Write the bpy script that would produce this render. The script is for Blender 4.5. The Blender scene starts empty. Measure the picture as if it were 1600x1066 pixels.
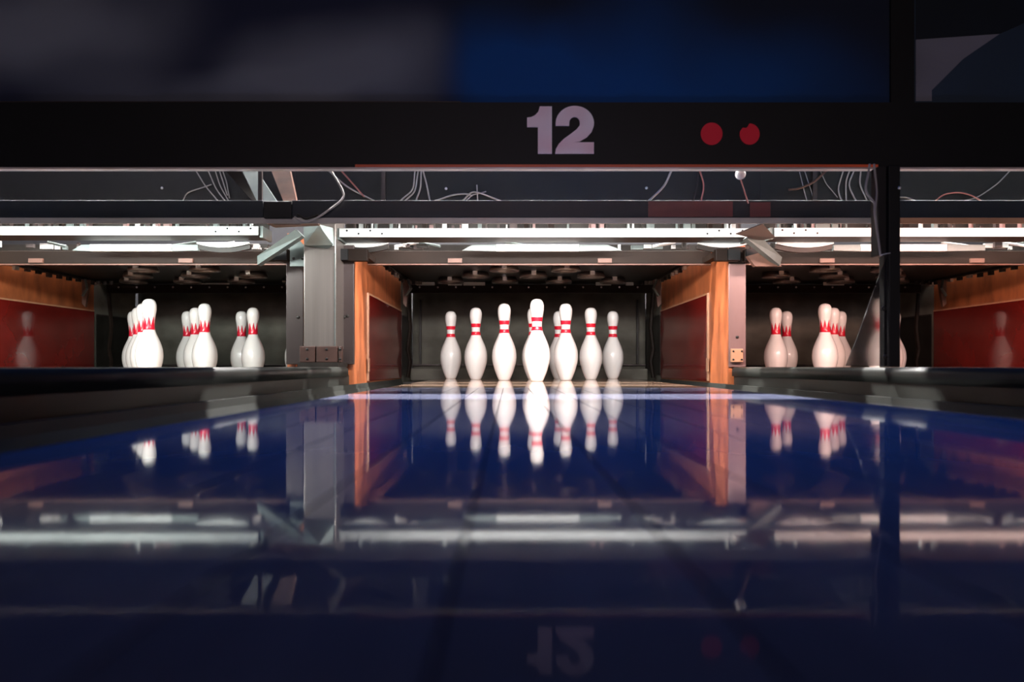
import bpy, bmesh, math, random
from mathutils import Vector
random.seed(12)
PI = math.pi
S = bpy.context.scene
C = S.collection

# ------------------------------------------------------------------ camera
F, VX, VY, H = 1205.0, 795.0, 573.0, 0.068      # focal length in px, vanishing point, eye height over the lane
cam_d = bpy.data.cameras.new('camera')
cam = bpy.data.objects.new('camera', cam_d); C.objects.link(cam)
cam.location = (0, 0, H); cam.rotation_euler = (PI/2, 0, 0)
cam_d.sensor_width = 36; cam_d.lens = F/1600*36
cam_d.shift_x = (800-VX)/1600; cam_d.shift_y = (VY-533)/1600
cam_d.clip_start = 0.01
cam_d.dof.use_dof = True; cam_d.dof.focus_distance = 3.5; cam_d.dof.aperture_fstop = 4.0
S.camera = cam

# ------------------------------------------------------------------ world, lamps of the hall, exposure
w = bpy.data.worlds.new('hall_gloom'); S.world = w; w.use_nodes = True
w.node_tree.nodes['Background'].inputs[0].default_value = (0.25, 0.4, 1.0, 1)
w.node_tree.nodes['Background'].inputs[1].default_value = 0.010
vs = S.view_settings
vs.view_transform = 'Standard'; vs.look = 'None'; vs.gamma = 1; vs.use_curve_mapping = False
vs.exposure = 0.0

def lamp(name, kind, loc, target, energy, color, **kw):
    d = bpy.data.lights.new(name, kind); d.energy = energy; d.color = color
    for k, v in kw.items(): setattr(d, k, v)
    o = bpy.data.objects.new(name, d); C.objects.link(o); o.location = loc
    o.rotation_euler = (Vector(target)-Vector(loc)).to_track_quat('-Z', 'Y').to_euler()
    return o
# blue stage spot over the lane, soft edged
lamp('blue_lane_spot', 'SPOT', (0.13, 1.3, 4.2), (0.13, 1.35, 0), 340, (0.020, 0.23, 1.0), spot_size=math.radians(32), spot_blend=1.0, shadow_soft_size=0.25)
# added warm white fill for the mask front, set low to graze the lane
lamp('low_front_fill', 'AREA', (0.2, -9.0, 0.75), (0.15, 2.2, 0.75), 165, (1.0, 0.80, 0.84), shape='RECTANGLE', size=2.4, size_y=0.5)
# one reflector pin light per lane, behind the crossbeam, facing the pins
LANES = {'centre': 0.130, 'left': -1.660, 'right': 1.720}
for key, cx, e, col, xo in (('centre', LANES['centre'], 36, (1.0, 0.965, 0.945), 0), ('left', LANES['left'], 30, (0.93, 1.0, 0.96), 0), ('right', LANES['right'], 27, (1.0, 0.62, 0.53), 0)):
    lamp('pin_light_'+key, 'AREA', (cx, 2.515, 0.570), (cx, 3.6, 0.36), e, col, shape='RECTANGLE', size=1.25, size_y=0.045)

# ------------------------------------------------------------------ materials
def mat(name, base, rough=0.5, metal=0.0, var=0.15, scale=8.0, stretch=(1, 1, 1), bump=0.0, coat=0.0, emis=None, estr=0.0, base2=None, spec=0.5, rvar=0.0, detail=5.0, lo=0.3, hi=0.7, trans=0.0):
    m = bpy.data.materials.new(name); m.use_nodes = True
    nt = m.node_tree; b = nt.nodes['Principled BSDF']
    b.inputs['Roughness'].default_value = rough; b.inputs['Metallic'].default_value = metal
    b.inputs['Coat Weight'].default_value = coat; b.inputs['Coat Roughness'].default_value = 0.03
    b.inputs['Specular IOR Level'].default_value = spec
    b.inputs['Transmission Weight'].default_value = trans
    tc = nt.nodes.new('ShaderNodeTexCoord'); mp = nt.nodes.new('ShaderNodeMapping')
    mp.inputs['Scale'].default_value = stretch
    nz = nt.nodes.new('ShaderNodeTexNoise'); nz.inputs['Scale'].default_value = scale; nz.inputs['Detail'].default_value = detail
    nt.links.new(tc.outputs['Object'], mp.inputs[0]); nt.links.new(mp.outputs[0], nz.inputs['Vector'])
    rp = nt.nodes.new('ShaderNodeValToRGB')
    c2 = base2 if base2 else tuple(c*(1-var) for c in base)
    rp.color_ramp.elements[0].position = lo; rp.color_ramp.elements[1].position = hi
    rp.color_ramp.elements[0].color = (*c2, 1)
    rp.color_ramp.elements[1].color = (*(base if base2 else tuple(min(1, c*(1+var)) for c in base)), 1)
    nt.links.new(nz.outputs['Fac'], rp.inputs[0]); nt.links.new(rp.outputs[0], b.inputs['Base Color'])
    if bump:
        bp = nt.nodes.new('ShaderNodeBump'); bp.inputs['Strength'].default_value = bump; bp.inputs['Distance'].default_value = 0.002
        nt.links.new(nz.outputs['Fac'], bp.inputs['Height']); nt.links.new(bp.outputs[0], b.inputs['Normal'])
    if rvar:
        mr = nt.nodes.new('ShaderNodeMapRange'); mr.inputs['To Min'].default_value = max(0, rough-rvar); mr.inputs['To Max'].default_value = rough+rvar
        nt.links.new(nz.outputs['Fac'], mr.inputs['Value']); nt.links.new(mr.outputs[0], b.inputs['Roughness'])
    if emis:
        b.inputs['Emission Color'].default_value = (*emis, 1); b.inputs['Emission Strength'].default_value = estr
    return m

M = dict(
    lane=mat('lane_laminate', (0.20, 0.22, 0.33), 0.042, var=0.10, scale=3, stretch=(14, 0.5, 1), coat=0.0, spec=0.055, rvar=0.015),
    deck=mat('pin_deck_wood', (0.46, 0.30, 0.21), 0.06, var=0.25, scale=4, stretch=(20, 1, 1), coat=0.5),
    groove=mat('lane_bed_black', (0.006, 0.006, 0.01), 0.6),
    gutter=mat('gutter_plastic', (0.026, 0.028, 0.025), 0.45, spec=0.10, rvar=0.08),
    cap=mat('capping_plastic', (0.026, 0.028, 0.025), 0.32, spec=0.22, var=0.2, scale=5, stretch=(1, .3, 1), rvar=0.08),
    wood=mat('kickback_plywood', (0.33, 0.095, 0.032), 0.42, base2=(0.15, 0.040, 0.012), scale=6, stretch=(2, 2.6, 1.2), bump=0.12, lo=0.30, hi=0.68, detail=9.0),
    red=mat('red_laminate', (0.125, 0.008, 0.006), 0.12, var=0.3, scale=4, coat=0.6, rvar=0.04),
    trim=mat('panel_edge_trim', (0.36, 0.19, 0.11), 0.35),
    plate_dark=mat('painted_steel_plum', (0.036, 0.026, 0.0245), 0.42, spec=0.3, metal=0.3, var=0.15, scale=3, stretch=(6, 1, .6)),
    steel=mat('brushed_steel', (0.125, 0.110, 0.100), 0.34, metal=0.5, var=0.10, scale=4, stretch=(18, 1, .5), bump=0.05),
    steel_teal=mat('galvanised_steel', (0.085, 0.105, 0.10), 0.42, metal=0.3, var=0.2, scale=9),
    grey_lip=mat('zinc_lip', (0.34, 0.325, 0.30), 0.42, metal=0.2, var=0.2, scale=5, stretch=(1, 1, 6)),
    white_bar=mat('white_enamel', (0.34, 0.36, 0.35), 0.35, var=0.06, scale=10),
    dark_under=mat('dark_oily_metal', (0.015, 0.0125, 0.0105), 0.45, spec=0.25, metal=0.15, var=0.4, scale=12),
    brown_beam=mat('brown_primer_steel', (0.0095, 0.0058, 0.0042), 0.55, spec=0.08, metal=0.0, var=0.25, scale=5, stretch=(1, 1, 3)),
    black=mat('black_paint', (0.0032, 0.0032, 0.0033), 0.5, var=0.2, spec=0.25),
    black_soft=mat('black_curtain_vinyl', (0.19, 0.18, 0.15), 0.75, base2=(0.08, 0.076, 0.062), spec=0.15, scale=4, stretch=(1, 1, 1.6), bump=0.3),
    navy=mat('navy_painted_beam', (0.006, 0.0095, 0.0145), 0.45, var=0.2, spec=0.3, scale=3),
    cover=mat('machine_cover_charcoal', (0.010, 0.0085, 0.0082), 0.55, spec=0.25, var=0.25, scale=3),
    dred=mat('red_reflection_tint', (0.085, 0.012, 0.014), 0.45, var=0.4, scale=6),
    orange_glow=mat('orange_glow_strip', (0.75, 0.11, 0.03), 0.4, var=0.3, scale=2),
    lip=mat('mask_lip_metal', (0.60, 0.50, 0.46), 0.3, metal=0.4, var=0.2, scale=3),
    digit=mat('silver_number_film', (0.95, 0.86, 0.84), 0.45, var=0.12, scale=6, base2=(0.97, 0.58, 0.60), lo=0.35, hi=0.6, detail=1),
    lampred=mat('red_indicator_lens', (0.30, 0.0, 0.012), 0.6, emis=(0.6, 0.0, 0.015), estr=0.13, var=0.02),
    rust=mat('rust_brown_steel', (0.085, 0.036, 0.022), 0.55, var=0.35, scale=14),
    mauve=mat('mauve_painted_steel', (0.14, 0.078, 0.072), 0.4, var=0.12, scale=3, stretch=(6, 1, .6)),
    rust_dark=mat('rusty_strut_paint', (0.085, 0.036, 0.024), 0.6, var=0.35, scale=16, spec=0.2),
    foot=mat('dark_brown_casting', (0.035, 0.016, 0.012), 0.5, var=0.35, scale=14, spec=0.3),
    wire=mat('grey_cable_sheath', (0.30, 0.275, 0.255), 0.4),
    wire_red=mat('red_brown_cable_sheath', (0.35, 0.12, 0.10), 0.4),
    chrome=mat('bright_bolt', (0.75, 0.73, 0.70), 0.25, metal=0.6, var=0.05),
    pin=mat('pin_plastic', (0.84, 0.82, 0.79), 0.24, var=0.02, coat=0.35),
    pinred=mat('pin_red_print', (0.72, 0.010, 0.035), 0.28, var=0.05, coat=0.3),
    smoked=mat('smoked_plastic', (0.30, 0.30, 0.30), 0.085, var=0.05, trans=0.96),
    tube=mat('fluorescent_glass', (0.9, 0.9, 0.9), 0.4, emis=(1.0, 0.95, 0.93), estr=900),
    tube_idle=mat('frosted_tube_glass', (0.85, 0.86, 0.86), 0.3, emis=(1.0, 0.97, 0.93), estr=1.0),
    floor=mat('concrete_floor', (0.05, 0.05, 0.05), 0.7, scale=6),
    wall=mat('dark_wall_paint', (0.02, 0.02, 0.024), 0.7, scale=4),
    greyprint=mat('pale_grey_print', (0.145, 0.145, 0.175), 0.6, var=0.25, scale=3, detail=1),
    navyprint=mat('night_blue_print', (0.004, 0.020, 0.044), 0.6, var=0.25, scale=2, detail=1),
)

def art_material():
    m = bpy.data.materials.new('mask_cloud_print'); m.use_nodes = True
    nt = m.node_tree; b = nt.nodes['Principled BSDF']; b.inputs['Roughness'].default_value = 0.65; b.inputs['Specular IOR Level'].default_value = 0.2
    g = nt.nodes.new('ShaderNodeNewGeometry')
    sp = nt.nodes.new('ShaderNodeSeparateXYZ'); nt.links.new(g.outputs['Position'], sp.inputs[0])
    def noise(scale, off, stretch=(1, 1, 1), detail=1.5):
        mp = nt.nodes.new('ShaderNodeMapping'); mp.inputs['Location'].default_value = off; mp.inputs['Scale'].default_value = stretch
        n = nt.nodes.new('ShaderNodeTexNoise'); n.inputs['Scale'].default_value = scale; n.inputs['Detail'].default_value = detail; n.inputs['Roughness'].default_value = 0.4
        nt.links.new(g.outputs['Position'], mp.inputs[0]); nt.links.new(mp.outputs[0], n.inputs['Vector']); return n
    def ramp(a, ca, b_, cb):
        r = nt.nodes.new('ShaderNodeValToRGB'); e = r.color_ramp.elements
        e[0].position = a; e[0].color = (*ca, 1); e[1].position = b_; e[1].color = (*cb, 1); return r
    def math_(op, p, q=None):
        n = nt.nodes.new('ShaderNodeMath'); n.operation = op; n.use_clamp = True
        for i, v in enumerate((p, q)):
            if v is None: continue
            if isinstance(v, (int, float)): n.inputs[i].default_value = v
            else: nt.links.new(v, n.inputs[i])
        return n.outputs[0]
    wob = noise(2.2, (4.3, 0, 2.1), detail=2.0)
    sc = nt.nodes.new('ShaderNodeVectorMath'); sc.operation = 'MULTIPLY_ADD'
    nt.links.new(wob.outputs['Color'], sc.inputs[0]); sc.inputs[1].default_value = (0.36, 0, 0.36); nt.links.new(g.outputs['Position'], sc.inputs[2])
    def blob(px, py, rx, ry):                      # soft printed cloud centred on the board
        k = 2.2/1205.0
        mp = nt.nodes.new('ShaderNodeMapping'); mp.vector_type = 'TEXTURE'
        mp.inputs['Location'].default_value = ((px-795)*k+0.18, 2.2, 0.068+(573-py)*k+0.18); mp.inputs['Scale'].default_value = (rx*k, 1.0, ry*k)
        nt.links.new(sc.outputs[0], mp.inputs[0])
        ln_ = nt.nodes.new('ShaderNodeVectorMath'); ln_.operation = 'LENGTH'; nt.links.new(mp.outputs[0], ln_.inputs[0])
        mr = nt.nodes.new('ShaderNodeMapRange'); mr.interpolation_type = 'SMOOTHSTEP'
        mr.inputs['From Min'].default_value = 1.0; mr.inputs['From Max'].default_value = 0.15
        nt.links.new(ln_.outputs['Value'], mr.inputs['Value']); return mr.outputs[0]
    def mix(f, ca, cb):
        mx = nt.nodes.new('ShaderNodeMix'); mx.data_type = 'RGBA'; nt.links.new(f, mx.inputs['Factor'])
        for nm, c in (('A', ca), ('B', cb)):
            if isinstance(c, tuple): mx.inputs[nm].default_value = (*c, 1)
            else: nt.links.new(c, mx.inputs[nm])
        return mx.outputs['Result']
    smoke = math_('ADD', math_('ADD', blob(60, 40, 330, 130), blob(545, 120, 250, 130)), math_('MULTIPLY', blob(300, 150, 300, 60), 0.5))
    grey = mix(smoke, (0.012, 0.016, 0.040), (0.150, 0.165, 0.195))
    blue = mix(math_('ADD', blob(1010, 150, 480, 190), math_('MULTIPLY', blob(800, 120, 160, 160), 0.6)), (0.006, 0.010, 0.022), (0.002, 0.052, 0.200))
    edge = nt.nodes.new('ShaderNodeMapRange'); edge.interpolation_type = 'SMOOTHSTEP'
    edge.inputs['From Min'].default_value = -0.24; edge.inputs['From Max'].default_value = -0.10
    nt.links.new(sp.outputs['X'], edge.inputs['Value'])
    col = mix(edge.outputs[0], grey, blue)
    nt.links.new(col, b.inputs['Base Color'])
    return m
M['art'] = art_material()

# ------------------------------------------------------------------ builders
ORG = {}
def P(x, y, d):                      # photo pixel on a thing at depth d
    return Vector(((x-VX)*d/F, d, H+(VY-y)*d/F))
def X(x, d): return (x-VX)*d/F
def Z(y, d): return H+(VY-y)*d/F

def tag(o, label, cat, group=None, kind=None):
    o['label'] = label; o['category'] = cat
    if group: o['group'] = group
    if kind: o['kind'] = kind
    return o
def thing(name, loc, label=None, cat=None, group=None, kind=None):
    o = bpy.data.objects.new(name, None); C.objects.link(o); o.location = loc; o.empty_display_size = 0.05
    ORG[o] = Vector(loc)
    if label: tag(o, label, cat, group, kind)
    return o
def obj(name, bm, m, parent=None, smooth=False, bevel=0.0):
    if bevel:
        bmesh.ops.bevel(bm, geom=[e for e in bm.edges], offset=bevel, segments=2, affect='EDGES', profile=0.5, clamp_overlap=True)
    bmesh.ops.recalc_face_normals(bm, faces=bm.faces)
    xs = [v.co for v in bm.verts]
    lo = Vector((min(v[i] for v in xs) for i in range(3))); hi = Vector((max(v[i] for v in xs) for i in range(3)))
    org = Vector(((lo.x+hi.x)/2, (lo.y+hi.y)/2, lo.z))
    for v in bm.verts: v.co -= org
    me = bpy.data.meshes.new(name); bm.to_mesh(me); bm.free()
    me.materials.append(M[m] if isinstance(m, str) else m)
    if smooth:
        for p in me.polygons: p.use_smooth = True
    o = bpy.data.objects.new(name, me); C.objects.link(o); ORG[o] = org
    if parent is not None:
        o.parent = parent; o.location = org-ORG[parent]
    else: o.location = org
    return o
def add_box(bm, x0, x1, y0, y1, z0, z1):
    vs_ = [bm.verts.new(p) for p in ((x0,y0,z0),(x1,y0,z0),(x1,y1,z0),(x0,y1,z0),(x0,y0,z1),(x1,y0,z1),(x1,y1,z1),(x0,y1,z1))]
    for f in ((0,3,2,1),(4,5,6,7),(0,1,5,4),(1,2,6,5),(2,3,7,6),(3,0,4,7)): bm.faces.new([vs_[i] for i in f])
    return bm
def box(x0, x1, y0, y1, z0, z1): return add_box(bmesh.new(), x0, x1, y0, y1, z0, z1)
def pbox(x0, x1, ytop, ybot, d, depth):          # front face given in photo pixels at depth d
    return box(X(x0, d), X(x1, d), d, d+depth, Z(ybot, d), Z(ytop, d))
def add_prism(bm, pts, vec):                     # polygon (3D points) swept along a vector
    a = [bm.verts.new(p) for p in pts]; b = [bm.verts.new(Vector(p)+Vector(vec)) for p in pts]
    n = len(a); bm.faces.new(a); bm.faces.new(b[::-1])
    for i in range(n): bm.faces.new((a[i], b[i], b[(i+1) % n], a[(i+1) % n]))
    return bm
def prism(pts, vec): return add_prism(bmesh.new(), pts, vec)
def pprism(pix, d, depth): return prism([P(x, y, d) for x, y in pix], (0, depth, 0))
def catmull(pts, n=5):
    if len(pts) < 3: return pts
    q = [pts[0]*2-pts[1]]+list(pts)+[pts[-1]*2-pts[-2]]; out = []
    for i in range(1, len(q)-2):
        a, b, c, d = q[i-1:i+3]
        for k in range(n):
            t = k/n
            out.append(0.5*((2*b)+(c-a)*t+(2*a-5*b+4*c-d)*t*t+(3*b-a-3*c+d)*t**3))
    return out+[pts[-1]]
def add_tube(bm, pts, r, n=7):
    rings = []
    for i, p in enumerate(pts):
        t = (pts[min(i+1, len(pts)-1)]-pts[max(i-1, 0)]).normalized()
        u = t.cross(Vector((0.13, 1, 0.21))).normalized(); v = t.cross(u)
        rings.append([bm.verts.new(p+(u*math.cos(2*PI*k/n)+v*math.sin(2*PI*k/n))*r) for k in range(n)])
    for a, b in zip(rings, rings[1:]):
        for k in range(n): bm.faces.new((a[k], a[(k+1) % n], b[(k+1) % n], b[k]))
    bm.faces.new(rings[0][::-1]); bm.faces.new(rings[-1])
    return bm
def tube(pts, r, n=7): return add_tube(bmesh.new(), [Vector(p) for p in pts], r, n)
def lathe(prof, c, n=28, axis='z', close=False):
    bm = bmesh.new(); rings = []
    def pos(r, h, a):
        if axis == 'z': return (c[0]+r*math.cos(a), c[1]+r*math.sin(a), c[2]+h)
        return (c[0]+r*math.cos(a), c[1]+h, c[2]+r*math.sin(a))
    for r, h in prof:
        if r < 1e-6: rings.append([bm.verts.new(pos(0, h, 0))])
        else: rings.append([bm.verts.new(pos(r, h, 2*PI*k/n)) for k in range(n)])
    pairs = list(zip(rings, rings[1:]))
    if close: pairs.append((rings[-1], rings[0]))
    for a, b in pairs:
        for k in range(n):
            k2 = (k+1) % n
            if len(a) == 1: bm.faces.new((a[0], b[k2], b[k]))
            elif len(b) == 1: bm.faces.new((a[k], a[k2], b[0]))
            else: bm.faces.new((a[k], a[k2], b[k2], b[k]))
    if not close:
        if len(rings[0]) > 1: bm.faces.new(rings[0][::-1])
        if len(rings[-1]) > 1: bm.faces.new(rings[-1])
    return bm
def bolt(name, c, r, m, parent, out=0.004):       # dome head facing the camera
    prof = [(r, 0), (r, -out*.5), (r*.7, -out*.9), (0, -out)]
    return obj(name, lathe(prof, c, 10, 'y'), m, parent, smooth=True)

# ------------------------------------------------------------------ the setting
HALF, GUT, KICK = 0.5275, 0.235, 0.760
Y_NEAR, Y_DECK, Y_KF, Y_KR, Y_PIT = -1.6, 2.48, 3.13, 4.50, 5.00
st = lambda o: (o.__setitem__('kind', 'structure'), o)[1]
st(obj('floor', box(-4.2, 4.2, Y_NEAR-2.5, 5.6, -0.20, -0.13), 'floor'))
st(obj('wall_back', box(-4.2, 4.2, 5.45, 5.6, -0.13, 2.6), 'wall'))

# ------------------------------------------------------------------ lanes
seams = [-0.397]+[-0.0174+0.078*k for k in range(-4, 9)]+[0.660]
ln = thing('bowling_lane', (0.13, 0.5, -0.13), 'polished lane glowing blue, of long boards, leading to the two-striped pins', 'bowling lane', 'bowling lanes')
obj('lane_bed', box(-0.397, 0.660, Y_NEAR, Y_KR+0.05, -0.13, -0.022), 'groove', ln)
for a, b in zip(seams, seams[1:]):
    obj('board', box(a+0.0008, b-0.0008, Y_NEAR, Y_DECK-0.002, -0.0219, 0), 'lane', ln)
obj('pin_deck', box(-0.397, 0.660, Y_DECK, Y_KR+0.05, -0.0219, 0), 'deck', ln)
for key, lab in (('left', 'polished lane with crown-banded pins under white light, beyond the steel column'), ('right', 'polished lane with crown-banded pins under pink light, beyond the black post')):
    cx = LANES[key]
    ln = thing('bowling_lane', (cx, 0.5, -0.13), lab, 'bowling lane', 'bowling lanes')
    obj('lane_bed', box(cx-HALF, cx+HALF, Y_NEAR, Y_KR+0.05, -0.13, -0.022), 'groove', ln)
    nb = 14
    for k in range(nb):
        a = cx-HALF+2*HALF*k/nb; b = cx-HALF+2*HALF*(k+1)/nb
        obj('board', box(a+0.0008, b-0.0008, Y_NEAR, Y_DECK-0.002, -0.0219, 0), 'lane', ln)
    obj('pin_deck', box(cx-HALF, cx+HALF, Y_DECK, Y_KR+0.05, -0.0219, 0), 'deck', ln)

# gutters: half-round channels on both sides of every lane
def gutter(x0, x1, label):
    c, r = (x0+x1)/2, (x1-x0)/2-0.004
    bm = bmesh.new(); n = 14
    prof = [(x0+0.0005, -0.003)]+[(c-r*math.cos(PI*k/n), -0.004-0.075*math.sin(PI*k/n)) for k in range(n+1)]+[(x1-0.0005, -0.003)]
    low = [(x, z-0.006) for x, z in prof][::-1]
    add_prism(bm, [(x, Y_NEAR, z) for x, z in prof+low], (0, Y_KR-0.0-Y_NEAR, 0))
    add_box(bm, c-0.05, c+0.05, Y_NEAR, Y_KR, -0.13, -0.086)
    return tag(obj('lane_gutter', bm, 'gutter', smooth=False), label, 'gutter', 'lane gutters')
for key, name in (('centre', 'two-striped'), ('left', 'white-lit crown-banded'), ('right', 'pink-lit crown-banded')):
    cx = LANES[key]
    for s in (-1, 1):
        if key == 'centre': side = 'beside the wide cap with the steel column' if s < 0 else 'beside the cap with the black post'
        elif key == 'left': side = 'beside the steel column cap' if s > 0 else 'away from the steel column'
        else: side = 'beside the black post cap' if s < 0 else 'away from the black post'
        e = cx+s*(HALF+0.0015 if key != 'centre' else 0.5305); o = cx+s*(HALF+GUT-0.004)
        gutter(min(e, o), max(e, o), 'black gutter of the %s pin lane, %s' % (name, side))

# division caps between the lanes
def division(x0, x1, label, yend):
    t = thing('division_cap', ((x0+x1)/2, 1.0, -0.13), label, 'lane divider')
    obj('side_board', box(x0+0.010, x1-0.010, Y_NEAR, yend-0.02, -0.13, 0.034), 'cap', t)
    top = 0.0665; r = 0.014; bm = bmesh.new()
    # moulded cap: rounded cross-section swept along the lane with a rounded nose at the pin end
    sect = [(0.0, 0.030)]+[(0.0+r-r*math.cos(a), top-r+r*math.sin(a)) for a in [PI/2*k/5 for k in range(6)]]
    hw = (x1-x0)/2; c = (x0+x1)/2; nose = min(hw, 0.09)
    plan = [(x0, Y_NEAR), (x0, yend-nose)]+[(x0+nose-nose*math.cos(a), yend-nose+nose*math.sin(a)) for a in [PI/2*k/6 for k in range(1, 7)]]
    plan += [(2*c-x, y) for x, y in plan[::-1]]
    rings = []
    for inset, z in sect:
        ring = []
        for x, y in plan:
            ix = x+(inset if x < c-1e-6 else -inset if x > c+1e-6 else 0)
            iy = y-(inset*max(0, (y-(yend-nose))/nose)) if y > yend-nose else y
            ring.append(bm.verts.new((ix, iy, z)))
        rings.append(ring)
    n = len(plan)
    for a, b in zip(rings, rings[1:]):
        for k in range(n): bm.faces.new((a[k], a[(k+1) % n], b[(k+1) % n], b[k]))
    bm.faces.new(rings[-1]); bm.faces.new(rings[0][::-1])
    bmesh.ops.remove_doubles(bm, verts=bm.verts, dist=1e-5)
    o = obj('top_cap', bm, 'cap', t, smooth=False)
    for p in o.data.polygons: p.use_smooth = abs(p.normal.z) < 0.98
    return t
division(-0.898, -0.632, 'wide black capping between lanes, carrying the steel column', 3.12)
division(0.895, 0.957, 'narrow black capping between lanes, carrying the black post', 3.12)

# ------------------------------------------------------------------ kickback walls
def kickback(xin, s, label, body='wood', detail=True, thick=0.035):
    # inner face at xin, wall extends to xin+s*thick
    t = thing('kickback_wall', (xin+s*thick/2, 3.8, -0.13), label, 'side wall', 'kickback walls')
    a, b = sorted((xin, xin+s*thick))
    obj('plywood_body', box(a, b, Y_KF, Y_KR, -0.13, 0.61), body, t, bevel=0.002)
    if detail:
        p0, p1 = sorted((xin-s*0.006, xin-s*0.0002))
        pan = obj('red_panel', box(p0, p1, 3.44, Y_KR-0.01, 0.004, 0.388), 'red', t)
        bm = bmesh.new(); q0, q1 = sorted((xin-s*0.008, xin-s*0.0002))
        add_box(bm, q0, q1, 3.425, 3.44, 0.004, 0.396); add_box(bm, q0, q1, 3.44, Y_KR-0.01, 0.388, 0.396)
        obj('panel_edging', bm, 'trim', t)
        obj('latch_plate', box(*sorted((xin-s*0.012, xin-s*0.0081)), 3.40, 3.436, 0.045, 0.105), 'trim', t, bevel=0.002)
    d0, d1 = sorted((xin, xin+s*thick))
    obj('pit_side', box(d0, d1, Y_KR+0.001, Y_PIT, -0.13, 0.62), 'black_soft', t)
    obj('pit_guard', box(*sorted((xin-s*0.004, xin-s*0.0003)), Y_KR+0.02, Y_PIT-0.02, 0.02, 0.375), 'dark_under', t)
    obj('guard_edge', box(*sorted((xin-s*0.007, xin-s*0.0043)), Y_KR+0.02, Y_PIT-0.06, 0.368, 0.376), 'plate_dark', t)
    return t
kickback(-0.630, -1, 'plywood side wall with red panel next to the steel column, facing the two-striped pins')
kb = kickback(0.890, 1, 'plywood side wall with red panel and pale front edge, facing the two-striped pins', thick=0.034)
kickback(-2.420, -1, 'plywood side wall with red panel mirroring a pin, in the white-lit lane')
kickback(2.480, 1, 'plywood side wall with red panel mirroring a pin, in the pink-lit lane')
kickback(-0.900, 1, 'plywood side wall next to the steel column, facing the white-lit crown-banded pins')
kickback(0.960, -1, 'plywood side wall facing the pink-lit crown-banded pins', thick=0.034)

# front edge plates
obj('end_cap', box(X(1139, 3.125), X(1164, 3.125), 3.1235, 3.1295, Z(412.8, 3.125), Z(386, 3.125)), 'brown_beam', kb)
t = thing('kickback_end_plate', (0.925, 3.11, 0.0665), 'pale mauve steel strip closing the wall end above the post cap', 'steel strip')
obj('strip', box(X(1138.5, 3.125), X(1165, 3.125), 3.1215, 3.1295, 0.0665, Z(413, 3.125)), 'mauve', t, bevel=0.0015)
obj('hinge_block', box(X(1143, 3.1), X(1162, 3.1), 3.106, 3.1213, Z(566, 3.1), Z(545, 3.1)), 'trim', t, bevel=0.002)
for px, py in ((1146, 549), (1159, 549), (1146, 562), (1159, 562)): bolt('screw', P(px, py, 3.106), 0.004, 'dark_under', t)
bolt('bolt', P(1152, 527, 3.121), 0.006, 'dark_under', t)

# pit back curtains
for key, lab in (('centre', 'dark vinyl pit curtain hanging behind the two-striped pins'), ('left', 'dark vinyl pit curtain behind the white-lit crown-banded pins'), ('right', 'brown-dark pit curtain behind the pink-lit crown-banded pins')):
    cx = LANES[key]; t = thing('pit_curtain', (cx, 5.02, -0.13), lab, 'curtain', 'pit curtains')
    bm = bmesh.new(); n = 40
    prev = None
    for k in range(n+1):
        x = cx-KICK+0.004+(2*KICK-0.008)*k/n; y = 5.02+0.008*math.sin(k*0.9)+0.006*math.sin(k*2.3+1)
        cur = [bm.verts.new(p) for p in ((x, y, -0.02), (x, y, 0.604), (x, y+0.02, 0.604), (x, y+0.02, -0.02))]
        if prev:
            for i in range(4): bm.faces.new((prev[i], cur[i], cur[(i+1) % 4], prev[(i+1) % 4]))
        else: bm.faces.new(cur)
        prev = cur
    bm.faces.new(prev[::-1])
    obj('curtain_sheet', bm, 'black_soft', t, smooth=True)
    obj('hem_bar', box(cx-KICK+0.004, cx+KICK-0.004, 4.985, 5.005, 0.075, 0.083), 'plate_dark', t)
    obj('pit_floor', box(cx-KICK+0.002, cx+KICK-0.002, Y_KR+0.052, 5.2, -0.13, -0.022), 'dark_under', t)
    obj('pit_light_shield', box(cx-KICK+0.004, cx+KICK-0.004, 4.46, 5.12, 0.606, 0.619), 'dark_under', t)  # unseen cover added to block the bay lamp from the curtain
    obj('pit_cushion', box(cx-KICK+0.004, cx+KICK-0.004, 4.90, 4.98, -0.0218, 0.055), 'black_soft', t, bevel=0.01)
    for sx in (-1, 1):
        obj('curtain_track', box(cx+sx*0.70-0.006, cx+sx*0.70+0.006, 4.97, 4.99, 0.084, 0.50), 'dark_under', t)

# ------------------------------------------------------------------ steel column between the white-lit lane and the blue lane
t = thing('steel_column', (-0.72, 3.02, 0.0665), 'tall brushed steel column bolted on the black capping between two lanes', 'column')
D = 2.96
obj('shaft', pbox(474.5, 525, 250, 545, D, 0.16), 'steel', t, bevel=0.004)
obj('edge_bead', tube([P(523.5, 395, D-0.003), P(523.5, 543, D-0.003)], 0.0022), 'steel_teal', t)
obj('flange', pbox(447, 474, 383, 569.5, 3.10, 0.018), 'plate_dark', t, bevel=0.002)
obj('flange', pbox(524, 553, 383, 569.5, 3.10, 0.018), 'plate_dark', t, bevel=0.002)
for px, py in ((466, 496), (538, 496), (543, 494)): bolt('bolt', P(px, py, 3.10), 0.007, 'dark_under', t)
br = obj('upper_bracket', pprism([(453, 378), (462, 370), (475, 384), (475, 416), (453, 416)], 3.02, 0.03), 'steel_teal', t)
for px, py in ((459, 404), (473, 404)): bolt('bolt', P(px, py, 3.02), 0.006, 'black', br)
bolt('bolt', P(458, 378, 3.02), 0.010, 'chrome', br)
gs = obj('gusset', prism([P(474, 352, D-0.02), P(498, 352, D-0.09), P(521, 383, D-0.06), P(512, 389, D-0.02), P(475, 384, D-0.004)], (0, 0.003, 0.002)), 'steel_teal', t)
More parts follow.
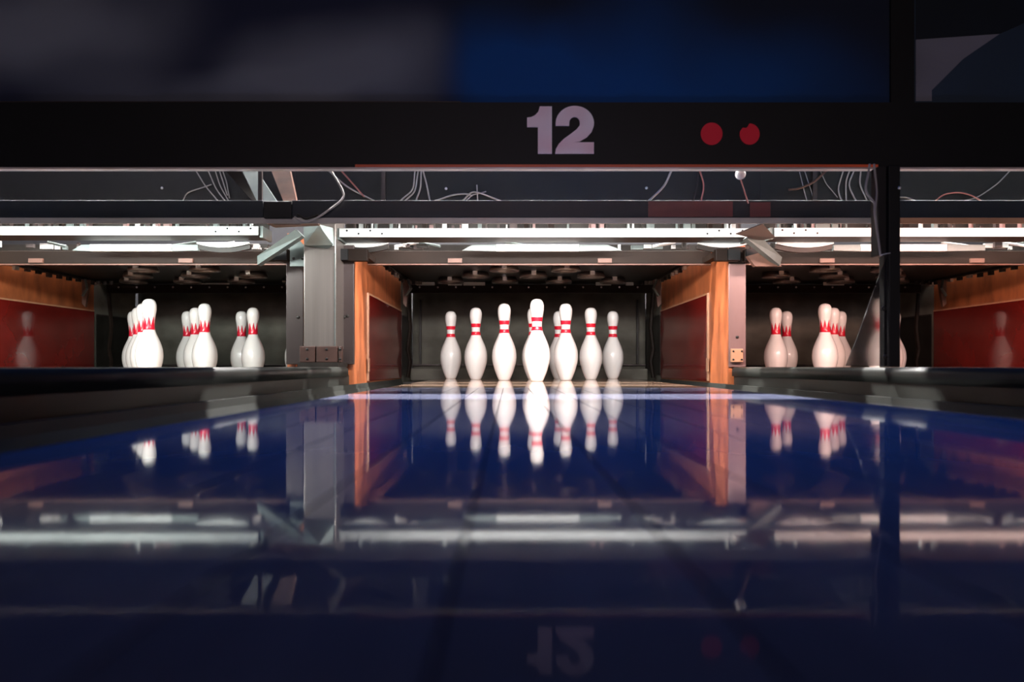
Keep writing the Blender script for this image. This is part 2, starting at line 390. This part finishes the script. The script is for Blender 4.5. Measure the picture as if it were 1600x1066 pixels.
obj('gusset', prism([P(499, 351, D-0.09), P(519, 356, D-0.02), P(522, 384, D-0.01), P(520, 384, D-0.06)], (0.002, 0.003, 0)), 'steel_teal', t)
for a, b in ((468, 492), (494, 527), (529, 534)):
    fb = obj('foot_block', pbox(a, b, 541, 566.5, 2.93, 0.028), 'foot', t, bevel=0.003)
    for py in (546, 561): bolt('screw', P((a+b)/2, py, 2.93), 0.005, 'black', fb)
obj('foot_plate', box(X(466, 2.93), -0.646, 2.92, 3.09, 0.0667, Z(566.4, 2.93)), 'dark_under', t)
# struts and arms around its head
obj('diagonal_arm', prism([P(402, 400, 2.98), P(402, 414, 2.98), P(472, 368, 2.84), P(462, 358, 2.84)], (0.0, 0.045, 0)), 'steel_teal', t)
obj('rusty_strut', prism([P(422, 262, 2.70), P(452, 262, 2.70), P(464, 318, 2.62), P(444, 318, 2.62)], (0, 0.02, 0)), 'rust_dark', t)
obj('grey_strut', prism([P(376, 262, 2.74), P(398, 262, 2.74), P(436, 320, 2.66), P(404, 320, 2.66)], (0, 0.012, 0)), 'steel_teal', t)
obj('hanger_strip', pbox(403, 409, 262, 330, 2.60, 0.012), 'plate_dark', t)
obj('dark_strut', prism([P(348, 262, 2.78), P(372, 262, 2.78), P(408, 318, 2.70), P(398, 318, 2.70)], (0, 0.012, 0)), 'brown_beam', t)
obj('under_plate', prism([P(408, 346, 2.52), P(492, 346, 2.52), P(500, 353, 2.80), P(430, 356, 2.80)], (0, 0.0, 0.004)), 'rust', t)
obj('cross_rod', tube([P(410, 400, 3.2), P(455, 402, 3.2)], 0.008), 'trim', t)

# arm between the blue lane and the pink-lit lane
t = thing('swing_arm', P(1195, 412, 2.95), 'grey steel arm slanting between the two sweep bars by the post', 'metal arm')
obj('arm_bar', prism([P(1166, 372, 2.86), P(1178, 360, 2.86), P(1222, 402, 2.98), P(1219, 415, 2.98)], (0, 0.045, 0)), 'steel_teal', t)
obj('arm_link', prism([P(1150, 366, 2.78), P(1192, 350, 2.78), P(1212, 372, 2.90), P(1188, 376, 2.90)], (0, 0.01, 0.004)), 'plate_dark', t)
obj('arm_cap', prism([P(1168, 400, 3.0), P(1190, 394, 3.0), P(1222, 416, 3.0), P(1180, 416, 3.0)], (0, 0.03, 0)), 'rust', t)

# ------------------------------------------------------------------ mask over the lanes
DM = 2.20
zb, zt = Z(265, DM), Z(160, DM)
mk = thing('mask_band', (0.1, DM, zb), 'long black band with a silver 12 and two red dots above the lanes', 'sign band')
obj('panel', box(-3.2, 3.2, DM, DM+0.025, Z(257, DM), zt), 'black', mk)
obj('orange_glow_strip', box(X(555, DM), X(1372, DM), DM-0.001, DM+0.02, Z(261.6, DM), Z(257.2, DM)), 'orange_glow', mk)  # red glow along the band's bottom edge, put into an orange colour
obj('dark_strip', box(-3.2, X(554, DM), DM-0.001, DM+0.02, Z(261.6, DM), Z(257.2, DM)), 'black', mk)
obj('dark_strip', box(X(1373, DM), 3.2, DM-0.001, DM+0.02, Z(261.6, DM), Z(257.2, DM)), 'black', mk)
obj('bottom_lip', box(-3.2, 3.2, DM-0.006, DM+0.02, zb, Z(262, DM)), 'lip', mk, bevel=0.001)
obj('top_edge', box(-3.2, X(720, DM), DM-0.001, DM+0.0115, zt+0.0001, zt+0.003), 'plate_dark', mk)
# number
def arc(cx, cy, rx, ry, a0, a1, n):
    return [(cx+rx*math.cos(math.radians(a0+(a1-a0)*k/n)), cy-ry*math.sin(math.radians(a0+(a1-a0)*k/n))) for k in range(n+1)]
one = [(862.4, 166.2), (862.4, 240.2), (840.5, 240.2), (840.5, 198.6), (823.6, 198.6), (823.6, 183.6)]+[(829.5, 183), (836, 180), (841, 174.5), (843.5, 166.2)]
# 2: outer edge clockwise from the left terminal
outer = arc(898.2, 192.5, 30.0, 27.2, 188, -10, 18)
two = [(868.8, 196.6)]+outer+[(924.5, 206), (917, 214.5), (906, 221), (896, 222.2), (928, 222.2), (928, 240.2), (867.5, 240.2)]
two += [(868.5, 233), (873, 225), (881, 217), (892, 209), (901, 202), (906, 195.5)]
two += arc(897.8, 191.2, 8.2, 8.6, 0, 180, 10)[0:]+[(889.3, 196.6)]
for pts in (one, two):
    bm = bmesh.new()
    add_prism(bm, [P(x, y, DM-0.004) for x, y in pts], (0, 0.0038, 0)); bm.normal_update()
    bmesh.ops.triangulate(bm, faces=[f for f in bm.faces if len(f.verts) > 4])
    obj('digit', bm, 'digit', mk)['label'] = 'silver numeral with a pink sheen'
dot1 = [(1112+17*math.cos(2*PI*k/28)*1.0, 209+17.5*math.sin(2*PI*k/28)) for k in range(28)]
dot2 = [(1171.5+15.5*math.cos(a), 209.5+16.5*math.sin(a)) for a in [math.radians(-92+ (288)*k/26) for k in range(27)]]+[(1160.5, 199.5), (1166, 200), (1169, 197)]
for pts in (dot1, dot2):
    bm = bmesh.new(); add_prism(bm, [P(x, y, DM-0.0022) for x, y in pts], (0, 0.002, 0)); bm.normal_update()
    bmesh.ops.triangulate(bm, faces=[f for f in bm.faces if len(f.verts) > 4])
    obj('indicator_dot', bm, 'lampred', mk)['label'] = 'round red indicator dot'

ar = thing('masking_unit', (-0.6, DM+0.03, zt), 'dark panel printed with grey smoke fading to deep blue above the number band', 'panel')
obj('printed_board', box(-3.2, X(1393, DM), DM+0.012, DM+0.03, zt+0.0002, 1.75), 'art', ar)
obj('mullion', box(X(1393, DM), X(1430, DM), DM+0.004, DM+0.03, zt+0.0002, 1.75), 'black', ar)
ar = thing('masking_unit', (1.6, DM+0.03, zt), 'dark blue printed panel with a pale grey slanted wedge, beside the black post', 'panel')
obj('printed_board', box(X(1430, DM)+0.0003, 3.2, DM+0.012, DM+0.03, zt+0.0002, 1.75), 'navyprint', ar)
d2 = DM+0.0118
obj('grey_wedge', prism([P(x, y, d2-0.0015) for x, y in ((1431, 62), (1562, 53), (1505, 92), (1456, 141), (1456, 158), (1431, 158))], (0, 0.0014, 0)), 'greyprint', ar)
obj('night_strip', prism([P(x, y, d2-0.0015) for x, y in ((1431, -345), (2100, -345), (2100, -180), (1563, 52.6), (1431, 61.6))], (0, 0.0014, 0)), 'navy', ar)

# ------------------------------------------------------------------ crossbeam under the mask
DB = 2.35
cb = thing('crossbeam', (0, DB+0.05, Z(354, DB)), 'long navy steel beam with grey lower lip running under the mask', 'beam')
for a, b in ((-3.2, X(411, DB)), (X(456, DB), 3.2)):
    obj('beam', box(a, b, DB, DB+0.10, Z(340, DB), Z(313, DB)), 'navy', cb, bevel=0.002)
jb = obj('junction_box', pbox(411.5, 455.5, 314, 341, DB-0.012, 0.11), 'black', cb, bevel=0.003)
obj('lower_lip', box(-3.2, X(1372, DB), DB+0.002, DB+0.008, Z(349, DB), Z(340.1, DB)), 'grey_lip', cb)
obj('lower_lip', box(X(1373, DB), 3.2, DB+0.002, DB+0.008, Z(349, DB), Z(340.1, DB)), 'trim', cb)
obj('red_reflection', pbox(1013, 1145, 314.5, 339, DB-0.0025, 0.0023), 'dred', cb)  # red light reflected on the beam, painted as thin dark red patches
obj('red_reflection', pbox(1172, 1204, 316, 339, DB-0.0025, 0.0023), 'dred', cb)

# pin light fixtures behind the beam
for key, lab in (('centre', 'fluorescent pin light fixture behind the crossbeam over the two-striped pins'), ('left', 'fluorescent pin light fixture behind the crossbeam over the white-lit lane'), ('right', 'fluorescent pin light fixture behind the crossbeam over the pink-lit lane')):
    cx = LANES[key]; t = thing('pin_light_fixture', (cx, 2.49, 0.55), lab, 'light fixture', 'pin light fixtures')
    prof = [(2.452, 0.540), (2.456, 0.540), (2.456, 0.5905), (2.660, 0.587), (2.660, 0.5905), (2.452, 0.5945)]
    obj('reflector', prism([(cx-0.66, y, z) for y, z in prof], (1.32, 0, 0)), 'white_bar', t)
    obj('tube', tube([(cx-0.62, 2.486, 0.570), (cx+0.62, 2.486, 0.570)], 0.013, 10), 'tube_idle', t, smooth=True)
    for s in (-1, 1): obj('lamp_holder', box(cx+s*0.635-0.012, cx+s*0.635+0.012, 2.4565, 2.50, 0.555, 0.586), 'white_bar', t)

# machine bay batten: the lamp whose light falls through the slot between mask and beam
t = thing('machine_bay_lamp', (0, 3.06, 1.5), 'long fluorescent batten above the machines behind the mask', 'light fixture')
obj('tube', tube([(-2.6, 3.06, 1.50), (2.6, 3.06, 1.50)], 0.016, 10), 'tube', t, smooth=True)
obj('housing', box(-2.65, 2.65, 3.03, 3.09, 1.52, 1.56), 'white_bar', t)
for s in (-1, 1): obj('lamp_holder', box(s*2.62-0.015, s*2.62+0.015, 3.045, 3.075, 1.48, 1.52), 'white_bar', t)
for s in (-1, 1): obj('hanger_rod', tube([(s*1.8, 3.06, 1.56), (s*1.8, 3.06, 2.4)], 0.006), 'plate_dark', t)

# ------------------------------------------------------------------ pinsetters
ROWS = [(0, [0]), (1, [-.5, .5]), (2, [-1, 0, 1]), (3, [-1.5, -.5, .5, 1.5])]
SP, RD, Y1 = 0.3048, 0.264, 3.56
def pinsetter(key, plate, sides, guides, label, bar_l, bar_r, holes, zoff=0.0):
    cx = LANES[key]
    t = thing('pinsetter', (cx, 3.8, 0.50), label, 'pinsetter', 'pinsetter machines')
    # cover panel behind the wires
    cp = obj('cover_panel', box(*COV[key], 2.85, 2.87, 0.615, 1.0), 'cover', t)
    obj('cover_rib', box(cx-0.60, cx-0.585, 2.838, 2.8499, 0.615, 1.0), 'plate_dark', cp)
    for px, py in ((697, 295), (1010, 294)):
        c = P(px, py, 2.85); c.x += cx-LANES['centre']; bolt('bolt', c, 0.0055, 'chrome', cp)
    # sweep bar
    sb = obj('sweep_bar', box(bar_l, bar_r, 2.975, 3.11, 0.568+zoff, 0.600+zoff), 'dark_under', t, bevel=0.002)
    fc = obj('sweep_face', box(bar_l+0.001, bar_r-0.001, 2.970, 2.9748, 0.567+zoff, 0.6005+zoff), 'white_bar', sb)
    for k in range(holes):
        for e, s in ((bar_l, 1), (bar_r, -1)):
            bolt('screw', (e+s*(0.03+0.045*k), 2.970, 0.592+zoff-(0.012 if k % 2 else 0)), 0.004, 'black', fc, 0.001)
    for e in (bar_l, bar_r):
        s = -1 if e == bar_l else 1
        obj('bar_end', box(*sorted((e+s*0.0005, e+s*0.012)), 2.985, 3.10, 0.560+zoff, 0.604+zoff), 'steel_teal', sb)
    # clutter on and above the sweep carriage
    rnd = random.Random(hash_key[key])
    for k in range(64):
        x = bar_l+0.03+(bar_r-bar_l-0.06)*rnd.random(); wd = rnd.choice((0.005, 0.007, 0.01, 0.016, 0.024)); hz = 0.606+rnd.random()*0.006
        d = 3.0+rnd.random()*0.09
        obj('bracket', box(x-wd/2, x+wd/2, d, d+0.02, 0.6002+zoff, hz+zoff+0.02+0.015*rnd.random()), rnd.choice(('steel_teal', 'steel_teal', 'white_bar', 'dark_under', 'dark_under', 'plate_dark', 'plate_dark', 'brown_beam', 'mauve')), sb)
    obj('rear_rail', box(bar_l, bar_r, 3.092, 3.108, 0.6002+zoff, 0.66+zoff), 'dark_under', sb)
    # pan behind the sweep bar
    d = 3.15
    obj('white_plate', box(X(plate[0], d), X(plate[1], d), d, d+0.02, 0.540, 0.568), 'white_bar', t, bevel=0.001)
    for a, b, c in sides:
        obj('side_plate', prism([(X(a, d), d+0.002, 0.540), (X(b, d), d+0.002, 0.543), (X(c, d), d+0.002, 0.566), (X(a, d), d+0.002, 0.567)], (0, 0.018, 0)), 'steel_teal', t)
    for a, b in guides:
        x0, x1 = X(a, d-0.03), X(b, d-0.03); n = 10
        top = [(x0+(x1-x0)*k/n, d-0.03, 0.572) for k in range(n+1)]
        sag = lambda u: 0.016*(1-(2*u-1)**2)+0.006
        bot = [(x0+(x1-x0)*k/n, d-0.03, 0.572-sag(k/n)) for k in range(n+1)][::-1]
        g = obj('curved_guide', prism(top+bot, (0, 0.012, 0)), 'white_bar', t)
        lo2 = [(x0+(x1-x0)*k/n, d-0.0178, 0.572-sag(k/n)-0.018) for k in range(n+1)][::-1]
        obj('guide_underside', prism([(p[0], d-0.0178, p[2]) for p in bot[::-1]]+lo2, (0, 0.02, 0)), 'dark_under', g)  # dark crescent standing for the guide's underside
    for k in range(26):
        x = cx-0.68+1.36*rnd.random()
        if min(plate[0], *[q[1] for q in sides]) < VX+x*F/d < max(plate[1], *[q[1] for q in sides]): continue
        wd = rnd.choice((0.01, 0.016, 0.03, 0.05)); d3 = 3.19+rnd.random()*0.08
        obj('bracket', box(x-wd/2, x+wd/2, d3, d3+0.015, 0.5645, 0.578+0.012*rnd.random()), rnd.choice(('steel_teal', 'white_bar', 'dark_under', 'plate_dark', 'chrome')), t)
    for k in range(5):
        x = cx-0.6+1.2*rnd.random(); s = rnd.choice((-1, 1))
        obj('link_rod', tube([(x, 3.2, 0.567), (x+s*0.10, 3.24, 0.590)], 0.006, 6), rnd.choice(('steel_teal', 'chrome')), t)
    # front beam of the setting table
    fb = obj('front_beam', box(cx-0.735, cx+0.735, 3.30, 3.36, 0.508, 0.564), 'brown_beam', t, bevel=0.003)
    obj('lit_beam_edge', box(cx-0.735, cx+0.735, 3.296, 3.318, 0.503, 0.5079), 'rust', fb)  # orange light on the beam's lower edge, painted as a rust-brown strip
    for u in (-0.36, 0.28): obj('beam_clip', box(cx+u-0.03, cx+u+0.03, 3.29, 3.2998, 0.512, 0.53), 'rust', fb)
    for s in (-1, 1):
        lim = 0.815 if key == 'centre' and s < 0 else 0.785
        be = obj('beam_end', box(*sorted((cx+s*0.690, cx+s*lim)), 3.055, 3.088, 0.487, 0.535), 'brown_beam', t, bevel=0.003)
        obj('end_block', box(*sorted((cx+s*(lim-0.05), cx+s*(lim-0.002))), 3.040, 3.0548, 0.489, 0.533), 'black', be)
        obj('end_bracket', box(*sorted((cx+s*0.700, cx+s*0.730)), 3.089, 3.299, 0.510, 0.533), 'brown_beam', be)
    # table deck with ten spotting cups
    td = obj('table_deck', box(cx-0.732, cx+0.732, 3.362, 4.58, 0.566, 0.60), 'dark_under', t)
    for r, us in ROWS:
        for u in us:
            c = (cx+u*SP, Y1+r*RD, 0.540)
            cup = obj('spotting_cup', lathe([(0.066, 0.0255), (0.074, 0.010), (0.074, 0.0), (0.066, 0.0), (0.062, 0.010), (0.058, 0.0255)], c, 20, close=True), 'steel', t, smooth=True)
            obj('cup_spring', box(c[0]-0.012, c[0]+0.012, c[1]-0.085, c[1]-0.0745, 0.545, 0.5655), 'chrome', cup)
    for s in (-1, 1):
        obj('table_rail', box(*sorted((cx+s*0.700, cx+s*0.736)), 3.362, 4.52, 0.552, 0.5655), 'dark_under', t)
        for k in range(9):
            y = 3.7+k*0.09
            obj('rail_tab', box(cx+s*0.715-0.008, cx+s*0.715+0.008, y, y+0.03, 0.530+0.008*rnd.random(), 0.5518), rnd.choice(('dark_under', 'chrome', 'plate_dark', 'dark_under')), t)
    # rear bar with bolts and label strips
    rb = obj('rear_bar', box(cx-0.733, cx+0.733, 4.585, 4.62, 0.507, 0.556), 'brown_beam', t, bevel=0.003)
    for k in range(13): bolt('bolt', (cx-0.66+k*0.108, 4.585, 0.540), 0.006, 'chrome', rb)
    if key == 'centre': strips = ((651, 679), (700, 722), (724, 758), (931, 955), (978, 990))
    elif key == 'left': strips = ((281, 358),)
    else: strips = ((1287, 1319),)
    for a, b in strips: obj('label_strip', box(X(a, 4.5), X(b, 4.5), 4.50, 4.505, Z(446, 4.5) if key != 'left' else Z(444.5, 4.5), Z(441, 4.5) if key != 'left' else Z(442.5, 4.5)), 'white_bar', t)
    for a, b in strips: obj('strip_stem', box(X((a+b)/2, 4.5)-0.004, X((a+b)/2, 4.5)+0.004, 4.506, 4.512, Z(446, 4.5), 0.5658), 'dark_under', t)
    # hanging hardware at the sides
    for s in (-1, 1):
        x = cx+s*0.690
        obj('side_hanger', prism([(x-s*0.012, 4.3, 0.5518), (x+s*0.03, 4.3, 0.5518), (x+s*0.03, 4.3, 0.42), (x+s*0.012, 4.3, 0.40)], (0, 0.02, 0)), 'rust', t)
        obj('side_lever', tube([(x, 4.28, 0.551), (x-s*0.02, 4.26, 0.50), (x+s*0.01, 4.27, 0.46)], 0.008, 6), 'steel_teal', t)
        for k in range(4):
            obj('side_roller', lathe([(0.012, 0), (0.012, 0.02)], (x-s*0.015*k, 4.35+0.04*k, 0.531+0.004*k), 10, 'z'), rnd.choice(('steel', 'dark_under')), t)
        # curtain gear low in the pit corner
        obj('corner_bracket', tube([(cx+s*0.735, 4.62, 0.002), (cx+s*0.72, 4.62, 0.10), (cx+s*0.735, 4.62, 0.17), (cx+s*0.72, 4.62, 0.30), (cx+s*0.735, 4.62, 0.507)], 0.012, 6), 'brown_beam', t)
    return t
COV = {'left': (-2.62, -0.791), 'centre': (-0.790, 0.929), 'right': (0.930, 2.72)}
hash_key = {'centre': 5, 'left': 9, 'right': 14}
pinsetter('centre', (775, 905), ((774.5, 722, 738), (905.5, 972, 950)), ((528, 606), (1091, 1172)), 'pinsetter with bright white sweep bar over the two-striped pins', X(530, 2.972), X(1172, 2.972), 4)
pinsetter('left', (140, 268), ((139.5, 112, 126), (268.5, 309, 309)), ((307, 389), ), 'pinsetter with white sweep bar over the white-lit crown-banded pins', -2.52, X(404, 2.972), 4, 0.008)
pinsetter('right', (1345, 1480), ((1344.5, 1303, 1303), (1480.5, 1540, 1540)), ((1213, 1303), ), 'pinsetter with pinkish sweep bar over the pink-lit crown-banded pins', X(1210, 2.972), 2.60, 4, 0.002)

# ------------------------------------------------------------------ black post with smoked guard
DP = 1.84
t = thing('black_post', P(1391, 572, DP+0.02), 'upright black post with smoked guard standing on the narrow capping', 'post')
t.location.z = ORG[t].z = 0.0665
obj('post_body', box(X(1389, DP), X(1407, DP), DP, DP+0.05, 0.0667, Z(258, DP)), 'black', t, bevel=0.002)
obj('post_flank', box(X(1376, DP), X(1388.8, DP), DP+0.012, DP+0.05, Z(398, DP), Z(258, DP)), 'cover', t, bevel=0.001)
obj('inner_rail', pbox(1381, 1388.5, 398.5, 571.5, DP+0.014, 0.012), 'cover', t)
gd = obj('smoked_guard', pprism([(1388, 399), (1388, 572), (1322, 572), (1340, 527), (1376, 425)], DP+0.006, 0.004), 'smoked', t)
gd['label'] = 'translucent smoked guard plate'
for px, py in ((1381, 482), (1383, 558)): bolt('bolt', P(px, py, DP+0.0058), 0.006, 'dark_under', gd)
obj('cable_tie', tube(catmull([P(1374, 400, DP-0.003), P(1380, 397.5, DP-0.004), P(1391, 395.5, DP-0.004)], 3), 0.0014), 'chrome', t)
bolt('bolt', P(1405, 294, DP), 0.004, 'chrome', t)

# ------------------------------------------------------------------ cables behind the mask
ORD = ('nearest', 'second from', 'third from', 'fourth from', 'fifth from')
def ext(pts, a=14, b=14):
    p = list(pts); (x0, y0), (x1, y1) = p[0], p[1]; l = math.hypot(x1-x0, y1-y0)
    if a: p.insert(0, (x0-(x1-x0)/l*a, y0-(y1-y0)/l*a))
    (x0, y0), (x1, y1) = p[-2], p[-1]; l = math.hypot(x1-x0, y1-y0)
    if b: p.append((x1+(x1-x0)/l*b, y1+(y1-y0)/l*b))
    return p
def cable(pts, label, group=None, d=2.843, r=0.0030, m='wire', a=14, b=14):
    pp = [P(x, y, d+0.002*math.sin(i)) for i, (x, y) in enumerate(ext(pts, a, b))]
    return tag(obj('cable', tube(catmull(pp, 5), r, 6), m, smooth=True), label, 'cable', group)
for n_, pts in enumerate(([(310, 273), (322, 292), (338, 311)], [(328, 273), (338, 295), (353, 316)], [(338, 272), (344, 290), (352, 305)], [(344, 270), (351, 292)], [(349, 270), (354, 285), (356, 296)])):
    cable(pts, 'thin grey cable in the drooping bundle, %s the rusty strut' % ORD[4-n_], 'cables by the rusty strut', r=0.0024)
cable([(286, 313), (294, 301), (317, 293)], 'grey cable curving away from the bundle before the rusty strut', r=0.0022, a=8)
cable([(521, 273), (535.6, 298), (534, 312), (510, 331), (490, 343), (472, 346), (460, 339)], 'long grey cable looping down across the navy beam by the steel column', d=2.33, r=0.0030, b=0)
cable([(470, 338), (478, 342), (492, 338)], 'short dark cable coil resting on the beam by the steel column', d=2.335, r=0.0035, m='dark_under', a=6, b=6)
cable([(518, 271), (543, 292), (579, 311)], 'grey cable slanting down past the cover rib to the navy beam')
cable([(536, 270), (545, 280), (552, 288)], 'short red-brown cable beside the slanting grey cable', m='wire_red', b=26, d=2.830)
for n_, pts in enumerate(([(648, 270), (644.5, 295.6), (629, 311)], [(653, 270), (648, 298), (636, 311)], [(658, 270), (657, 293), (651, 311)], [(662, 271), (667, 290), (671, 311)])):
    cable(pts, 'grey cable in the fan of four before the charcoal cover, %s the cover rib' % ORD[n_], 'fan of four cables')
cable([(689, 311), (707, 305), (727, 303), (738, 306)], 'grey cable running flat into the tied loop over the white plate', a=12, b=0)
cable([(726, 311), (737, 301), (751, 302), (774, 311)], 'grey cable arching over the beam in the tied loop', d=2.836)
cable([(730, 312), (738, 305), (746, 303)], 'small inner cable of the tied loop', r=0.0024)
cable([(745, 289), (746, 307)], 'short upright cable end sticking out of the tied loop', d=2.838, r=0.0024, a=0, b=8)
cable([(1048, 269), (1037.6, 290.5), (1015, 313)], 'thick grey cable sweeping down alone past a cover bolt', r=0.0042)
cable([(1094, 268), (1099.5, 290.5), (1096, 311)], 'brownish cable bowed to one side near the white knob', m='wire_red', r=0.0032)
cable([(1091, 270), (1089, 290), (1084, 311)], 'thin dark cable straight beside the bowed brown one', m='plate_dark', r=0.0022)
for n_, pts in enumerate(([(1263, 285), (1268, 300), (1273, 318)], [(1255, 292), (1258, 304), (1262, 318)], [(1284, 272), (1291, 287), (1300, 298)])):
    cable(pts, 'very thin stray wire between white knob and black post, %s the knob' % ORD[(1, 0, 2)[n_]], 'stray wires by the knob', r=0.0016, a=24)
cable([(1290, 268), (1272, 284), (1250, 294), (1236, 296)], 'flat brownish strap slanting among the stray wires by the knob', m='rust', r=0.004, b=4, d=2.832)
for n_, pts in enumerate(([(1317, 269), (1310, 296), (1317, 318)], [(1334, 268), (1327, 290), (1339, 317)], [(1327, 268), (1322, 285), (1322, 310)], [(1345, 268), (1344, 288), (1353, 310)])):
    cable(pts, 'bowed grey cable in the hanging row, %s the black post' % ORD[(3, 1, 2, 0)[n_]], 'bowed cables by the post', r=0.0028)
for n_, pts in enumerate(([(1357, 270), (1353, 298), (1366, 318), (1367, 336), (1373.5, 382)], [(1367, 270), (1370, 301), (1368, 334), (1375, 394)])):
    cable(pts, 'cable tied along the flank of the black post, %s' % ('kinked under the mask', 'running straight')[n_], 'cables tied to the post', d=DP-0.002, r=0.0026, b=3)
cable([(1406, 308), (1418, 309), (1433, 315)], 'short cable emerging from behind the post on the far side', r=0.0022, a=10)
cable([(1461, 314.6), (1476, 304), (1499, 301), (1519, 306), (1536, 316)], 'cable humped in an arch over the beam beyond the post', r=0.0026, m='wire_red')
cable([(1577, 268), (1557, 288), (1529, 307), (1510, 313)], 'faint cable slanting down across the arched cable beyond the post', r=0.0022)
# pull knob
t = thing('pull_knob', P(1168, 316, 2.50), 'small white ball knob on a cord hanging from the mask lip', 'knob')
kc = P(1157, 272.5, 2.30)
obj('ball', lathe([(0, -0.0155)]+[(0.0155*math.cos(a), 0.0155*math.sin(a)) for a in [math.radians(-75+15*k) for k in range(11)]]+[(0, 0.0155)], kc, 18), 'pin', t, smooth=True)
obj('hanging_eye', box(kc.x-0.003, kc.x+0.003, kc.y-0.003, kc.y+0.003, kc.z+0.0145, kc.z+0.06), 'plate_dark', t)
obj('cord', tube(catmull([P(1157, 279, 2.30), P(1162, 295, 2.32), P(1169, 318, 2.345)], 4), 0.0018, 6), 'wire_red', t)

# ------------------------------------------------------------------ bowling pins
IN = 0.0254
PROF = [(0, 2.03), (0.12, 2.25), (0.75, 2.828), (1.5, 3.42), (2.25, 3.906), (3.375, 4.510), (4.0, 4.70), (4.5, 4.766), (5.1, 4.73), (5.875, 4.563), (6.6, 4.17), (7.25, 3.703), (7.95, 3.09), (8.625, 2.472), (9.0, 2.18), (9.375, 1.965), (9.7, 1.85), (10, 1.797), (10.4, 1.81), (10.875, 1.870), (11.3, 1.97), (11.75, 2.094), (12.2, 2.26), (12.625, 2.406), (13.1, 2.52), (13.5, 2.547), (13.9, 2.50), (14.3, 2.29), (14.6, 1.98), (14.82, 1.52), (14.95, 0.85), (15, 0)]
def rad(h):
    for (a, ra), (b, rb) in zip(PROF, PROF[1:]):
        if a <= h <= b: return (ra+(rb-ra)*(h-a)/(b-a))*IN/2
    return 0
def pin_body(): return lathe([(d*IN/2, h*IN) for h, d in PROF], (0, 0, 0), 32)
def stripe(h0, h1):
    hs = [h0+(h1-h0)*k/4 for k in range(5)]
    return lathe([(rad(h)+0.0006, h*IN) for h in hs]+[(rad(h)-0.001, h*IN) for h in hs[::-1]], (0, 0, 0), 32, close=True)
def crown(h0, h1, h2, teeth=10):
    bm = bmesh.new(); n = teeth*6; cols = []
    for k in range(n):
        a = 2*PI*k/n; u = abs(((k % 6)/3.0)-1)          # 1 at a tooth edge, 0 in the middle
        top = h2+(h1-h2)*u; col = []
        for q in range(5):
            h = h0+(top-h0)*q/4
            col.append((bm.verts.new(((rad(h)+0.0006)*math.cos(a), (rad(h)+0.0006)*math.sin(a), h*IN)), bm.verts.new(((rad(h)-0.001)*math.cos(a), (rad(h)-0.001)*math.sin(a), h*IN))))
        cols.append(col)
    for k in range(n):
        A, B = cols[k], cols[(k+1) % n]
        for q in range(4):
            bm.faces.new((A[q][0], B[q][0], B[q+1][0], A[q+1][0])); bm.faces.new((A[q][1], A[q+1][1], B[q+1][1], B[q][1]))
        bm.faces.new((A[4][0], B[4][0], B[4][1], A[4][1])); bm.faces.new((A[0][1], B[0][1], B[0][0], A[0][0]))
    return bm
def make_pin(kind):
    t = thing('bowling_pin', (0, 0, 0))
    obj('pin_body', pin_body(), 'pin', t, smooth=True)
    if kind == 'striped':
        for a, b in ((10.85, 11.62), (9.2, 9.92)):
            s = obj('red_stripe', stripe(a, b), 'pinred', t, smooth=True); s['label'] = 'red neck stripe'
        r_ = rad(9.56)+0.0007; k_ = 0.0034; z_ = 9.56*IN
        obj('white_mark', prism([(-k_, -r_+0.0003, z_), (0, -r_-0.0002, z_-k_*0.8), (k_, -r_+0.0003, z_), (0, -r_-0.0002, z_+k_*0.8)], (0, 0.002, 0)), 'pin', t)['label'] = 'tiny white emblem on the lower stripe'
    else:
        s = obj('red_crown_band', crown(9.36, 10.15, 11.8, 8), 'pinred', t, smooth=True); s['label'] = 'red band with pointed crown teeth'
    return t
def copy_tree(o):
    c = o.copy(); C.objects.link(c)
    for ch in o.children:
        d = ch.copy(); C.objects.link(d); d.parent = c
    return c
protos = {'striped': make_pin('striped'), 'crown': make_pin('crown')}
used = set()
for key, kind in (('centre', 'striped'), ('left', 'crown'), ('right', 'crown')):
    if key == 'centre': head, n0, n1, grp = 'white pin with two red stripes, ', 'the steel column', 'the pale wall edge', 'two-striped pins'
    elif key == 'left': head, n0, n1, grp = 'crown-banded pin in white light, ', 'the mirroring red panel', 'the steel column', 'white-lit crown-banded pins'
    else: head, n0, n1, grp = 'crown-banded pin in pink light, ', 'the pale wall edge', 'the mirroring red panel', 'pink-lit crown-banded pins'
    for r, us in ROWS:
        for i, u in enumerate(us):
            o = protos[kind] if kind not in used else copy_tree(protos[kind]); used.add(kind)
            o.location = (LANES[key]+u*SP, Y1+r*RD, 0.0002)
            if r == 0: where = 'alone at the tip of its triangle'
            elif r == 1: where = 'second row, on the side of '+(n0, n1)[i]
            elif r == 2: where = ('third row, end toward '+n0, 'middle of the third row', 'third row, end toward '+n1)[i]
            else: where = ('back row, end toward '+n0, 'back row, second from '+n0, 'back row, second from '+n1, 'back row, end toward '+n1)[i]
            tag(o, head+where, 'bowling pin', grp)
